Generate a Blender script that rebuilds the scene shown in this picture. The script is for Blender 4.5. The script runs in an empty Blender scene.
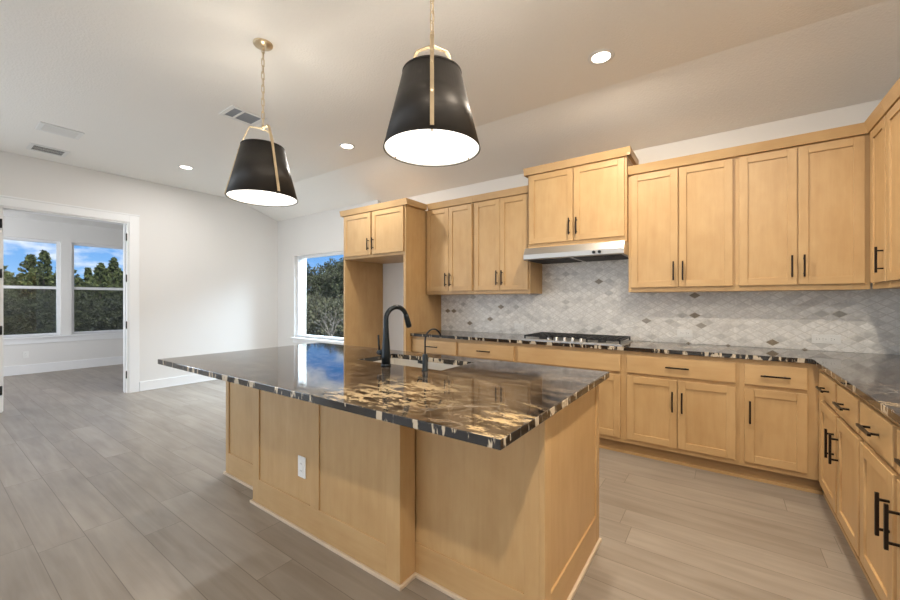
import bpy, bmesh, math, random
from mathutils import Vector, Matrix
random.seed(7)
C = bpy.context.scene.collection
SC = bpy.context.scene
PI = math.pi

# ------------------------------------------------------------------ camera, light, exposure
cam_d = bpy.data.cameras.new('camera')
cam = bpy.data.objects.new('camera', cam_d); C.objects.link(cam)
cam.location = (0, 0, 1.30)
cam.rotation_euler = (math.radians(90), 0, math.radians(35.389))
cam_d.sensor_width = 36; cam_d.lens = 36 * 384.3 / 900
cam_d.shift_y = 1.0 / 900
cam_d.clip_start = 0.02; cam_d.clip_end = 300
SC.camera = cam
SC.view_settings.view_transform = 'Standard'
SC.view_settings.look = 'None'
SC.view_settings.gamma = 1.0
SC.view_settings.exposure = 0.28
SC.view_settings.use_curve_mapping = False

world = bpy.data.worlds.new('sky'); SC.world = world; world.use_nodes = True
def make_world():
    nt = world.node_tree; N = nt.nodes; L = nt.links; N.clear()
    tc = N.new('ShaderNodeTexCoord'); sep = N.new('ShaderNodeSeparateXYZ'); L.new(tc.outputs['Generated'], sep.inputs[0])
    r = N.new('ShaderNodeValToRGB'); L.new(sep.outputs['Z'], r.inputs[0])
    e = r.color_ramp.elements
    e[0].position = 0.0; e[0].color = (.33, .56, .86, 1)
    e[1].position = .5; e[1].color = (.03, .15, .48, 1)
    k = e.new(.16); k.color = (.075, .31, .80, 1)
    mp = N.new('ShaderNodeMapping'); mp.inputs['Scale'].default_value = (1, 1, 2.6); mp.inputs['Location'].default_value = (3.1, .4, 0.1)
    L.new(tc.outputs['Generated'], mp.inputs[0])
    n = N.new('ShaderNodeTexNoise'); n.inputs['Scale'].default_value = 5.5; n.inputs['Detail'].default_value = 7; n.inputs['Roughness'].default_value = .55
    L.new(mp.outputs[0], n.inputs['Vector'])
    cr = N.new('ShaderNodeValToRGB'); cr.color_ramp.elements[0].position = .47; cr.color_ramp.elements[1].position = .56
    L.new(n.outputs['Fac'], cr.inputs[0])
    mx = N.new('ShaderNodeMix'); mx.data_type = 'RGBA'
    L.new(cr.outputs[0], mx.inputs['Factor']); L.new(r.outputs[0], mx.inputs['A']); mx.inputs['B'].default_value = (.82, .86, .93, 1)
    bg = N.new('ShaderNodeBackground'); bg.inputs['Strength'].default_value = 1.0
    L.new(mx.outputs['Result'], bg.inputs['Color'])
    out = N.new('ShaderNodeOutputWorld'); L.new(bg.outputs[0], out.inputs[0])
make_world()

def area(name, loc, target, sx, sy, power, col):
    d = bpy.data.lights.new(name, 'AREA'); d.shape = 'RECTANGLE'; d.size = sx; d.size_y = sy; d.energy = power; d.color = col
    o = bpy.data.objects.new(name, d); C.objects.link(o); o.location = loc
    o.rotation_euler = (Vector(target) - Vector(loc)).to_track_quat('-Z', 'Y').to_euler()
    return o
sd = bpy.data.lights.new('sun', 'SUN'); sd.energy = 4.5; sd.angle = .01; sd.color = (1, .95, .86)
so = bpy.data.objects.new('sun', sd); C.objects.link(so)
so.rotation_euler = Vector((-.72, 0, -.62)).to_track_quat('-Z', 'Y').to_euler()
DAY = (.80, .90, 1.0)
WARM = (1.0, .88, .72)
area('daylight_near_windows', (-3.6, -3.40, 1.5), (-3.6, 2, 1.9), 4.2, 1.9, 46, DAY)
area('daylight_side_windows', (-6.72, -1.75, 1.45), (0, -1.2, 1.2), 2.6, 1.9, 50, DAY)
area('daylight_back_window', (-5.9, 5.0, 2.85), (-6.7, 2.2, .6), 1.5, 1.0, 520, (.70, .85, 1.0))
area('fill_study_side', (-8.6, -1.12, 1.5), (-8.8, 2, 1.4), 2.2, 1.6, 58, (.92, .95, 1.0))  # added fill lamp to brighten the study, at an invented side opening

# ------------------------------------------------------------------ materials
MATS = {}
def mat(name):
    m = bpy.data.materials.new(name); m.use_nodes = True
    return m, m.node_tree.nodes, m.node_tree.links, m.node_tree.nodes['Principled BSDF']
def flat(name, col, rough=.5, metal=0, emit=None, es=0, bump=None, noise=0, ior=None):
    m, N, L, b = mat(name)
    b.inputs['Base Color'].default_value = (*col, 1); b.inputs['Roughness'].default_value = rough; b.inputs['Metallic'].default_value = metal
    if ior: b.inputs['IOR'].default_value = ior
    if emit: b.inputs['Emission Color'].default_value = (*emit, 1); b.inputs['Emission Strength'].default_value = es
    tc = N.new('ShaderNodeTexCoord'); n = N.new('ShaderNodeTexNoise')
    n.inputs['Scale'].default_value = bump[0] if bump else 40; n.inputs['Detail'].default_value = 3
    L.new(tc.outputs['Object'], n.inputs['Vector'])
    if bump:
        bp = N.new('ShaderNodeBump'); bp.inputs['Strength'].default_value = bump[1]; bp.inputs['Distance'].default_value = bump[2]
        L.new(n.outputs['Fac'], bp.inputs['Height']); L.new(bp.outputs[0], b.inputs['Normal'])
    else:
        mr = N.new('ShaderNodeMapRange'); mr.inputs['To Min'].default_value = rough * .92; mr.inputs['To Max'].default_value = min(1, rough * 1.08)
        L.new(n.outputs['Fac'], mr.inputs['Value']); L.new(mr.outputs[0], b.inputs['Roughness'])
    MATS[name] = m; return m

def math_node(N, L, op, a, b=None, c=None):
    n = N.new('ShaderNodeMath'); n.operation = op
    for i, v in enumerate((a, b, c)):
        if v is None: continue
        if isinstance(v, (int, float)): n.inputs[i].default_value = v
        else: L.new(v, n.inputs[i])
    return n.outputs[0]

def wood(name, axis, c0, c1, rough=.42):
    m, N, L, b = mat(name)
    tc = N.new('ShaderNodeTexCoord'); oi = N.new('ShaderNodeObjectInfo')
    off = N.new('ShaderNodeVectorMath'); off.operation = 'SCALE'; off.inputs[0].default_value = (7, 5, 9); L.new(oi.outputs['Random'], off.inputs['Scale'])
    add = N.new('ShaderNodeVectorMath'); L.new(tc.outputs['Object'], add.inputs[0]); L.new(off.outputs[0], add.inputs[1])
    def noise(sc, along, scale, det):
        mp = N.new('ShaderNodeMapping'); s = [sc, sc, sc]; s[axis] = along; mp.inputs['Scale'].default_value = s
        L.new(add.outputs[0], mp.inputs[0])
        n = N.new('ShaderNodeTexNoise'); n.inputs['Scale'].default_value = scale; n.inputs['Detail'].default_value = det; n.inputs['Distortion'].default_value = .3
        L.new(mp.outputs[0], n.inputs['Vector']); return n.outputs['Fac']
    g1 = noise(22, 2.4, 1, 5); g2 = noise(5, 2.6, 1, 4); g3 = noise(90, 5, 1, 2)
    g4 = noise(14, 7, 1, 4)
    s = math_node(N, L, 'MULTIPLY_ADD', g1, .25, math_node(N, L, 'MULTIPLY_ADD', g2, .38, math_node(N, L, 'MULTIPLY_ADD', g4, .25, math_node(N, L, 'MULTIPLY', g3, .12))))
    r = N.new('ShaderNodeValToRGB'); r.color_ramp.elements[0].position = .36; r.color_ramp.elements[1].position = .64
    r.color_ramp.elements[0].color = (*c0, 1); r.color_ramp.elements[1].color = (*c1, 1)
    L.new(s, r.inputs[0]); L.new(r.outputs[0], b.inputs['Base Color'])
    b.inputs['Roughness'].default_value = rough
    MATS[name] = m; return m
MC0, MC1 = (.475, .297, .132), (.565, .378, .185)
WV = wood('maple_vertical', 2, MC0, MC1); WH = wood('maple_horizontal', 0, MC0, MC1)
WY = wood('maple_deepwise', 1, MC0, MC1)
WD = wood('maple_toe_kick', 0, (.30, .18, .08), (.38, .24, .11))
WOODS = [WV, WH, WY, WD]

wall_m = flat('wall_paint', (.76, .75, .735), .85, bump=(160, .12, .002))
wall_m2 = flat('cool_white_paint', (.76, .75, .73), .85, bump=(160, .12, .002))
ceil_m = flat('ceiling_texture_paint', (.86, .84, .805), .9, bump=(75, .55, .006))
trim_m = flat('white_trim_paint', (.84, .85, .86), .4)
black_m = flat('matte_black_metal', (.012, .012, .013), .38, .3)
faucet_m = flat('faucet_black_metal', (.015, .02, .024), .3, .5)
pull_m = flat('dark_bronze_pull', (.022, .016, .013), .35, .7)
steel_m = flat('brushed_steel', (.62, .60, .57), .36, 1.0)
sinksteel = flat('sink_steel', (.66, .64, .60), .38, .55)
brass_m = flat('satin_brass', (.64, .52, .35), .32, .9)
shade_m = flat('shade_black_enamel', (.032, .028, .025), .46, .4)
shade_in = flat('shade_white_lining', (.85, .82, .76), .6)
diff_m = flat('acrylic_diffuser', (.9, .88, .84), .5, emit=(1, .95, .87), es=1.7)
lamp_m = flat('lamp_lens', (.9, .9, .9), .5, emit=(1, .93, .80), es=9)
vent_m = flat('vent_white_enamel', (.78, .78, .77), .45)
vent_dark = flat('vent_dark_gap', (.035, .035, .037), .7)
vent_grey = flat('vent_grey_filter', (.26, .28, .31), .7)
plate_m = flat('outlet_white_plastic', (.82, .82, .80), .35)
slot_m = flat('outlet_slot', (.12, .12, .12), .6)
iron_m = flat('cast_iron', (.02, .02, .021), .55, .2)
shoe_m = flat('pale_shoe_moulding', (.62, .50, .37), .5)
vinyl_m = flat('white_vinyl', (.80, .81, .83), .35)
stone_m = flat('exterior_limestone', (.42, .39, .35), .9, bump=(30, .6, .01))
bark_m = flat('bark', (.10, .075, .055), .9)
barewood_m = flat('pale_bare_branches', (.36, .33, .30), .9)

def foliage(name, c0, c1):
    m, N, L, b = mat(name)
    tc = N.new('ShaderNodeTexCoord'); n = N.new('ShaderNodeTexNoise'); n.inputs['Scale'].default_value = 5; n.inputs['Detail'].default_value = 6
    L.new(tc.outputs['Object'], n.inputs['Vector'])
    r = N.new('ShaderNodeValToRGB'); r.color_ramp.elements[0].position = .38; r.color_ramp.elements[1].position = .62
    r.color_ramp.elements[0].color = (*c0, 1); r.color_ramp.elements[1].color = (*c1, 1)
    L.new(n.outputs['Fac'], r.inputs[0]); L.new(r.outputs[0], b.inputs['Base Color']); b.inputs['Roughness'].default_value = .85
    MATS[name] = m; return m
fol_a = foliage('cedar_foliage', (.030, .046, .018), (.125, .150, .052))
fol_b = foliage('oak_foliage', (.030, .042, .022), (.11, .125, .060))
fol_c = foliage('grey_scrub_foliage', (.055, .062, .035), (.15, .155, .09))

def floor_mat():
    m, N, L, b = mat('wood_look_plank_tile')
    tc = N.new('ShaderNodeTexCoord'); sp = N.new('ShaderNodeSeparateXYZ'); L.new(tc.outputs['Object'], sp.inputs[0])
    W, LEN = .184, 1.2
    ry = math_node(N, L, 'DIVIDE', math_node(N, L, 'ADD', sp.outputs['Y'], 20.04), W)
    row = math_node(N, L, 'FLOOR', ry)
    wn = N.new('ShaderNodeTexWhiteNoise'); wn.noise_dimensions = '1D'; L.new(row, wn.inputs['W'])
    cx = math_node(N, L, 'ADD', math_node(N, L, 'DIVIDE', math_node(N, L, 'ADD', sp.outputs['X'], 40), LEN), wn.outputs['Value'])
    col = math_node(N, L, 'FLOOR', cx)
    cb = N.new('ShaderNodeCombineXYZ'); L.new(row, cb.inputs[0]); L.new(col, cb.inputs[1])
    w2 = N.new('ShaderNodeTexWhiteNoise'); w2.noise_dimensions = '2D'; L.new(cb.outputs[0], w2.inputs['Vector'])
    # grain, offset per plank
    sc = N.new('ShaderNodeVectorMath'); sc.operation = 'SCALE'; sc.inputs['Scale'].default_value = 11; L.new(w2.outputs['Color'], sc.inputs[0])
    ad = N.new('ShaderNodeVectorMath'); L.new(tc.outputs['Object'], ad.inputs[0]); L.new(sc.outputs[0], ad.inputs[1])
    mp = N.new('ShaderNodeMapping'); mp.inputs['Scale'].default_value = (1.2, 14, 1); L.new(ad.outputs[0], mp.inputs[0])
    n = N.new('ShaderNodeTexNoise'); n.inputs['Scale'].default_value = 1.2; n.inputs['Detail'].default_value = 6; n.inputs['Distortion'].default_value = .9; L.new(mp.outputs[0], n.inputs['Vector'])
    mp2 = N.new('ShaderNodeMapping'); mp2.inputs['Scale'].default_value = (1.5, 4, 1); L.new(ad.outputs[0], mp2.inputs[0])
    n2 = N.new('ShaderNodeTexNoise'); n2.inputs['Scale'].default_value = 1.6; n2.inputs['Detail'].default_value = 3; L.new(mp2.outputs[0], n2.inputs['Vector'])
    s = math_node(N, L, 'MULTIPLY_ADD', n.outputs['Fac'], .50, math_node(N, L, 'MULTIPLY_ADD', n2.outputs['Fac'], .36, math_node(N, L, 'MULTIPLY', w2.outputs['Value'], .14)))
    r = N.new('ShaderNodeValToRGB'); e = r.color_ramp.elements
    e[0].position = .28; e[0].color = (.195, .162, .130, 1); e[1].position = .72; e[1].color = (.345, .300, .252, 1)
    L.new(s, r.inputs[0])
    fy = math_node(N, L, 'FRACT', ry); fx = math_node(N, L, 'FRACT', cx)
    dy = math_node(N, L, 'MULTIPLY', math_node(N, L, 'MINIMUM', fy, math_node(N, L, 'SUBTRACT', 1, fy)), W)
    dx = math_node(N, L, 'MULTIPLY', math_node(N, L, 'MINIMUM', fx, math_node(N, L, 'SUBTRACT', 1, fx)), LEN)
    g = math_node(N, L, 'LESS_THAN', math_node(N, L, 'MINIMUM', dx, dy), .0016)
    mx = N.new('ShaderNodeMix'); mx.data_type = 'RGBA'; L.new(g, mx.inputs['Factor']); L.new(r.outputs[0], mx.inputs['A']); mx.inputs['B'].default_value = (.15, .12, .095, 1)
    L.new(mx.outputs['Result'], b.inputs['Base Color']); b.inputs['Roughness'].default_value = .40
    bp = N.new('ShaderNodeBump'); bp.inputs['Strength'].default_value = .25; bp.inputs['Distance'].default_value = .002
    L.new(math_node(N, L, 'SUBTRACT', 1, g), bp.inputs['Height']); L.new(bp.outputs[0], b.inputs['Normal'])
    return m
floor_m = floor_mat()

def granite_mat():
    m, N, L, b = mat('dark_gold_granite')
    tc = N.new('ShaderNodeTexCoord'); tc_ = N.new('ShaderNodeVectorMath'); L.new(tc.outputs['Object'], tc_.inputs[0])
    wnz = N.new('ShaderNodeTexNoise'); wnz.inputs['Scale'].default_value = 2.2; wnz.inputs['Detail'].default_value = 4; L.new(tc.outputs['Object'], wnz.inputs['Vector'])
    sub = N.new('ShaderNodeVectorMath'); sub.operation = 'SUBTRACT'; L.new(wnz.outputs['Color'], sub.inputs[0]); sub.inputs[1].default_value = (.5, .5, .5)
    sc = N.new('ShaderNodeVectorMath'); sc.operation = 'SCALE'; sc.inputs['Scale'].default_value = .45; L.new(sub.outputs[0], sc.inputs[0])
    ad = N.new('ShaderNodeVectorMath'); L.new(tc.outputs['Object'], ad.inputs[0]); L.new(sc.outputs[0], ad.inputs[1])
    def nz(scale, vec, det=6, ro=.6, src=ad):
        mp = N.new('ShaderNodeMapping'); mp.inputs['Scale'].default_value = vec; mp.inputs['Rotation'].default_value = (0, 0, .12); L.new(src.outputs[0], mp.inputs[0])
        n = N.new('ShaderNodeTexNoise'); n.inputs['Scale'].default_value = scale; n.inputs['Detail'].default_value = det; n.inputs['Roughness'].default_value = ro
        L.new(mp.outputs[0], n.inputs['Vector']); return n.outputs['Fac']
    def ramp(f, a, c, ca=(0, 0, 0, 1), cc=(1, 1, 1, 1)):
        r = N.new('ShaderNodeValToRGB'); r.color_ramp.elements[0].position = a; r.color_ramp.elements[1].position = c
        r.color_ramp.elements[0].color = ca; r.color_ramp.elements[1].color = cc; L.new(f, r.inputs[0]); return r.outputs[0]
    def mix(f, a, bcol):
        mx = N.new('ShaderNodeMix'); mx.data_type = 'RGBA'; L.new(f, mx.inputs['Factor'])
        for k, v in (('A', a), ('B', bcol)):
            if isinstance(v, tuple): mx.inputs[k].default_value = v
            else: L.new(v, mx.inputs[k])
        return mx.outputs['Result']
    base = ramp(nz(8, (.6, 2.6, 2), 8, .72), .43, .64, (.008, .007, .007, 1), (.105, .075, .052, 1))
    big = nz(1.15, (.7, 1.5, 1), 5)
    fine = nz(13, (.8, 2.0, 2), 8, .78, tc_)
    gold = math_node(N, L, 'MULTIPLY', ramp(big, .575, .64), ramp(fine, .51, .57))
    c1 = mix(gold, base, (.56, .41, .22, 1))
    vn = nz(4.2, (.6, 2.2, 1.6), 5)
    vein = ramp(math_node(N, L, 'ABSOLUTE', math_node(N, L, 'SUBTRACT', vn, .5)), .0, .018, (1, 1, 1, 1), (0, 0, 0, 1))
    c2 = mix(math_node(N, L, 'MULTIPLY', vein, .32), c1, (.42, .33, .24, 1))
    v = N.new('ShaderNodeTexVoronoi'); v.feature = 'DISTANCE_TO_EDGE'; v.inputs['Scale'].default_value = 11; L.new(ad.outputs[0], v.inputs['Vector'])
    crk = math_node(N, L, 'MULTIPLY', ramp(v.outputs['Distance'], .0, .05, (1, 1, 1, 1), (0, 0, 0, 1)), ramp(nz(1.8, (1, 1, 1), 3), .50, .62))
    c3 = mix(math_node(N, L, 'MULTIPLY', crk, .45), c2, (.58, .53, .46, 1))
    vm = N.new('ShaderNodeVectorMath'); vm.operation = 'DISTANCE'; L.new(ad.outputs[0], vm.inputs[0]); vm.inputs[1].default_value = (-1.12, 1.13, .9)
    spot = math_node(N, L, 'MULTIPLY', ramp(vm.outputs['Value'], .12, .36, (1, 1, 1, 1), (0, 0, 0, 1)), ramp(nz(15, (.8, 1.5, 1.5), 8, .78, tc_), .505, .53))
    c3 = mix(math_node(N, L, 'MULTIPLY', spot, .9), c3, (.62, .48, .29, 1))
    ge = N.new('ShaderNodeNewGeometry'); sg = N.new('ShaderNodeSeparateXYZ'); L.new(ge.outputs['True Normal'], sg.inputs[0])
    side = math_node(N, L, 'LESS_THAN', math_node(N, L, 'ABSOLUTE', sg.outputs['Z']), .5)
    ch = ramp(nz(17, (1, 1, .25), 4, .65, tc_), .54, .57)
    ed = mix(ch, (.014, .013, .013, 1), (.50, .43, .33, 1))
    c3 = mix(side, c3, ed)
    L.new(c3, b.inputs['Base Color'])
    b.inputs['Roughness'].default_value = .05; b.inputs['IOR'].default_value = 1.75
    return m
granite_m = granite_mat()

def mosaic_mat(name, axis):
    m, N, L, b = mat(name)
    tc = N.new('ShaderNodeTexCoord'); sp = N.new('ShaderNodeSeparateXYZ'); L.new(tc.outputs['Object'], sp.inputs[0])
    W, H = .098, .060
    x = math_node(N, L, 'DIVIDE', math_node(N, L, 'ADD', sp.outputs[axis], 30), W); z = math_node(N, L, 'DIVIDE', math_node(N, L, 'ADD', sp.outputs['Z'], 30), H)
    u = math_node(N, L, 'ADD', x, z); v = math_node(N, L, 'SUBTRACT', x, z)
    cb = N.new('ShaderNodeCombineXYZ'); L.new(math_node(N, L, 'FLOOR', u), cb.inputs[0]); L.new(math_node(N, L, 'FLOOR', v), cb.inputs[1])
    wn = N.new('ShaderNodeTexWhiteNoise'); wn.noise_dimensions = '2D'; L.new(cb.outputs[0], wn.inputs['Vector'])
    r = N.new('ShaderNodeValToRGB'); e = r.color_ramp.elements
    e[0].position = 0; e[0].color = (.27, .215, .15, 1)
    e[1].position = 1; e[1].color = (.84, .825, .795, 1)
    for p, c in ((.014, (.29, .25, .19)), (.016, (.55, .54, .515)), (.07, (.63, .615, .59)), (.25, (.74, .725, .695)), (.6, (.80, .785, .755))):
        k = e.new(p); k.color = (*c, 1)
    L.new(wn.outputs['Value'], r.inputs[0])
    ad = N.new('ShaderNodeVectorMath'); sc = N.new('ShaderNodeVectorMath'); sc.operation = 'SCALE'; sc.inputs['Scale'].default_value = 5
    L.new(wn.outputs['Color'], sc.inputs[0]); L.new(sc.outputs[0], ad.inputs[0]); L.new(tc.outputs['Object'], ad.inputs[1])
    n = N.new('ShaderNodeTexNoise'); n.inputs['Scale'].default_value = 22; n.inputs['Detail'].default_value = 4; n.inputs['Distortion'].default_value = 1.5; L.new(ad.outputs[0], n.inputs['Vector'])
    mr = N.new('ShaderNodeMapRange'); mr.inputs['From Min'].default_value = .3; mr.inputs['From Max'].default_value = .7; mr.inputs['To Min'].default_value = .84; mr.inputs['To Max'].default_value = 1.12; L.new(n.outputs['Fac'], mr.inputs['Value'])
    m1 = N.new('ShaderNodeVectorMath'); m1.operation = 'SCALE'; L.new(r.outputs[0], m1.inputs[0]); L.new(mr.outputs[0], m1.inputs['Scale'])
    fu = math_node(N, L, 'FRACT', u); fv = math_node(N, L, 'FRACT', v)
    du = math_node(N, L, 'MINIMUM', fu, math_node(N, L, 'SUBTRACT', 1, fu)); dv = math_node(N, L, 'MINIMUM', fv, math_node(N, L, 'SUBTRACT', 1, fv))
    d = math_node(N, L, 'MINIMUM', du, dv)
    g = math_node(N, L, 'LESS_THAN', d, .055)
    mx = N.new('ShaderNodeMix'); mx.data_type = 'RGBA'; L.new(g, mx.inputs['Factor']); L.new(m1.outputs[0], mx.inputs['A']); mx.inputs['B'].default_value = (.68, .66, .62, 1)
    L.new(mx.outputs['Result'], b.inputs['Base Color']); b.inputs['Roughness'].default_value = .28
    bp = N.new('ShaderNodeBump'); bp.inputs['Strength'].default_value = .5; bp.inputs['Distance'].default_value = .002
    mr2 = N.new('ShaderNodeMapRange'); mr2.inputs['From Max'].default_value = .12; L.new(d, mr2.inputs['Value']); L.new(mr2.outputs[0], bp.inputs['Height']); L.new(bp.outputs[0], b.inputs['Normal'])
    return m
mosaic_x = mosaic_mat('marble_mosaic_x', 'X'); mosaic_y = mosaic_mat('marble_mosaic_y', 'Y')

def glass_mat():
    m, N, L, b = mat('window_glass'); N.remove(b)
    t = N.new('ShaderNodeBsdfTransparent'); t.inputs[0].default_value = (.96, .98, .98, 1)
    g = N.new('ShaderNodeBsdfGlossy'); g.inputs['Roughness'].default_value = .02
    lw = N.new('ShaderNodeLayerWeight'); lw.inputs['Blend'].default_value = .5
    mx = N.new('ShaderNodeMixShader'); L.new(math_node(N, L, 'MULTIPLY_ADD', math_node(N, L, 'POWER', lw.outputs['Facing'], 5), .5, .02), mx.inputs[0]); L.new(t.outputs[0], mx.inputs[1]); L.new(g.outputs[0], mx.inputs[2])
    L.new(mx.outputs[0], N['Material Output'].inputs[0]); return m
glass_m = glass_mat()
def screen_mat():
    m, N, L, b = mat('insect_screen'); 
    b.inputs['Base Color'].default_value = (.05, .05, .055, 1); b.inputs['Roughness'].default_value = .8
    t = N.new('ShaderNodeBsdfTransparent'); mx = N.new('ShaderNodeMixShader'); mx.inputs[0].default_value = .28
    L.new(t.outputs[0], mx.inputs[1]); L.new(b.outputs[0], mx.inputs[2]); L.new(mx.outputs[0], N['Material Output'].inputs[0]); return m
screen_m = screen_mat()
def ground_mat():
    m, N, L, b = mat('dry_ground'); tc = N.new('ShaderNodeTexCoord'); n = N.new('ShaderNodeTexNoise'); n.inputs['Scale'].default_value = .8; n.inputs['Detail'].default_value = 8
    L.new(tc.outputs['Object'], n.inputs['Vector']); r = N.new('ShaderNodeValToRGB'); r.color_ramp.elements[0].position = .4; r.color_ramp.elements[1].position = .6
    r.color_ramp.elements[0].color = (.07, .075, .035, 1); r.color_ramp.elements[1].color = (.16, .14, .09, 1)
    L.new(n.outputs['Fac'], r.inputs[0]); L.new(r.outputs[0], b.inputs['Base Color']); b.inputs['Roughness'].default_value = .95; return m
ground_m = ground_mat()

# ------------------------------------------------------------------ mesh helpers
class MB:
    def __init__(s): s.v = []; s.f = []; s.m = []; s.sm = []
    def add(s, vs, fs, mi=0, smooth=False):
        o = len(s.v); s.v += [tuple(v) for v in vs]
        for f in fs: s.f.append([o + i for i in f]); s.m.append(mi); s.sm.append(smooth)
        return s
    def box(s, x0, x1, y0, y1, z0, z1, mi=0):
        x0, x1 = min(x0, x1), max(x0, x1); y0, y1 = min(y0, y1), max(y0, y1); z0, z1 = min(z0, z1), max(z0, z1)
        return s.add([(x0,y0,z0),(x1,y0,z0),(x1,y1,z0),(x0,y1,z0),(x0,y0,z1),(x1,y0,z1),(x1,y1,z1),(x0,y1,z1)],
                     [(3,2,1,0),(4,5,6,7),(0,1,5,4),(1,2,6,5),(2,3,7,6),(3,0,4,7)], mi)
    def prism(s, poly, z0, z1, mi=0):       # poly counter-clockwise (x, y)
        n = len(poly)
        return s.add([(x, y, z0) for x, y in poly] + [(x, y, z1) for x, y in poly],
                     [tuple(range(n))[::-1], tuple(range(n, 2*n))] + [(i, (i+1) % n, n+(i+1) % n, n+i) for i in range(n)], mi)
    def prism_x(s, poly, x0, x1, mi=0):     # poly of (y, z)
        n = len(poly)
        return s.add([(x0, y, z) for y, z in poly] + [(x1, y, z) for y, z in poly],
                     [tuple(range(n)), tuple(range(n, 2*n))[::-1]] + [(i, n+i, n+(i+1) % n, (i+1) % n) for i in range(n)], mi)
    def tube(s, path, r, n=12, mi=0, closed=False, cap=True):
        P = [Vector(p) for p in path]; k = len(P); R = r if isinstance(r, (list, tuple)) else [r]*k
        vs = []; up = None
        for i, p in enumerate(P):
            if closed: t = (P[(i+1) % k] - P[i-1]).normalized()
            else: t = (P[min(i+1, k-1)] - P[max(i-1, 0)]).normalized()
            if up is None: up = t.orthogonal().normalized()
            up = (up - t * up.dot(t)).normalized(); w = t.cross(up)
            for j in range(n):
                a = 2*PI*j/n; vs.append(p + (up*math.cos(a) + w*math.sin(a))*R[i])
        fs = []
        for i in range(k if closed else k-1):
            i2 = (i+1) % k
            for j in range(n): fs.append((i*n+j, i*n+(j+1) % n, i2*n+(j+1) % n, i2*n+j))
        s.add(vs, fs, mi, True)
        if cap and not closed:
            o = len(s.v) - k*n
            s.f.append([o+j for j in range(n)][::-1]); s.m.append(mi); s.sm.append(False)
            s.f.append([o+(k-1)*n+j for j in range(n)]); s.m.append(mi); s.sm.append(False)
        return s
    def lathe(s, prof, cx, cy, n=32, mi=0, smooth=True, close=False):
        vs = [(cx + r*math.cos(2*PI*j/n), cy + r*math.sin(2*PI*j/n), z) for r, z in prof for j in range(n)]
        k = len(prof); fs = []
        for i in range(k if close else k-1):
            i2 = (i+1) % k
            for j in range(n): fs.append((i*n+j, i*n+(j+1) % n, i2*n+(j+1) % n, i2*n+j))
        return s.add(vs, fs, mi, smooth)
    def build(s, name, mats, parent=None, bevel=0, local=False, loc=None):
        me = bpy.data.meshes.new(name)
        ofs = Vector((0, 0, 0))
        if parent is not None and not local: ofs = world_loc(parent)
        if loc is not None: ofs = Vector(loc)
        me.from_pydata([Vector(v) - ofs for v in s.v], [], s.f)
        if not isinstance(mats, (list, tuple)): mats = [mats]
        for m in mats: me.materials.append(m)
        for p, mi, sm in zip(me.polygons, s.m, s.sm): p.material_index = mi; p.use_smooth = sm
        bm = bmesh.new(); bm.from_mesh(me); bmesh.ops.recalc_face_normals(bm, faces=bm.faces)
        bm.to_mesh(me); bm.free(); me.update()
        o = bpy.data.objects.new(name, me); C.objects.link(o)
        if parent is not None: o.parent = parent
        if loc is not None: o.location = loc
        if bevel:
            b = o.modifiers.new('bevel', 'BEVEL'); b.width = bevel; b.segments = 2; b.limit_method = 'ANGLE'; b.angle_limit = math.radians(50)
        return o
def world_loc(o):
    v = Vector((0, 0, 0))
    while o is not None: v += o.location; o = o.parent
    return v
def thing(name, label, cat, loc, rz=0, group=None):
    o = bpy.data.objects.new(name, None); C.objects.link(o); o.location = loc; o.rotation_euler = (0, 0, rz); o.empty_display_size = .1
    tag(o, label, cat, group); return o
def tag(o, label, cat, group=None):
    o['label'] = label; o['category'] = cat
    if group: o['group'] = group
    return o
def struct(name, mb, mats, bevel=0, parent=None):
    o = mb.build(name, mats, parent, bevel)
    if parent is None: o['kind'] = 'structure'
    return o
def dup(root, loc, label, rz=None):
    r = root.copy(); C.objects.link(r); r.location = loc; r['label'] = label
    if rz is not None: r.rotation_euler = (0, 0, rz)
    for ch in list(root.children):
        c = ch.copy(); C.objects.link(c); c.parent = r
        for g in list(ch.children):
            d = g.copy(); C.objects.link(d); d.parent = c
    return r

# ------------------------------------------------------------------ the setting
YBL = 4.03
XL, XR, YB, YN, ZC, ZB, YS = -6.85, 1.16, 4.115, -3.5, 3.05, 2.774, 3.30
T = .16
struct('floor', MB().box(-10.3, XR + T, YN - T, YB + T, -.12, 0), floor_m)
struct('ceiling', MB().box(XL - T, XR + T, YN - T, YS, ZC, ZC + .12), ceil_m)
struct('ceiling_slope', MB().prism_x([(YS, ZC), (YS, ZC + .12), (YB + T, ZB + .12 - .03), (YB + T, ZB - .05), (YB, ZB)], XL - T, XR + T), ceil_m)
# back wall with window opening
WX0, WX1, WZ0, WZ1 = -6.31, -4.50, .65, 2.11
def wall_y(mb, y0, y1, x0, x1, z0, z1, holes):      # wall slab across X with rectangular holes
    xs = x0
    for hx0, hx1, hz0, hz1 in holes:
        mb.box(xs, hx0, y0, y1, z0, z1); mb.box(hx0, hx1, y0, y1, z0, hz0); mb.box(hx0, hx1, y0, y1, hz1, z1); xs = hx1
    mb.box(xs, x1, y0, y1, z0, z1); return mb
def wall_x(mb, x0, x1, y0, y1, z0, z1, holes):
    ys = y0
    for hy0, hy1, hz0, hz1 in holes:
        mb.box(x0, x1, ys, hy0, z0, z1)
        if hz0 > z0: mb.box(x0, x1, hy0, hy1, z0, hz0)
        mb.box(x0, x1, hy0, hy1, hz1, z1); ys = hy1
    mb.box(x0, x1, ys, y1, z0, z1); return mb
struct('wall_back', wall_y(MB(), YBL, YBL + .10, XL - T, -4.18, 0, ZB + .08, [(WX0, WX1, WZ0, WZ1)]).box(-4.18, XR + T, YB, YB + .10, 0, ZB + .02), wall_m)
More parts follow.
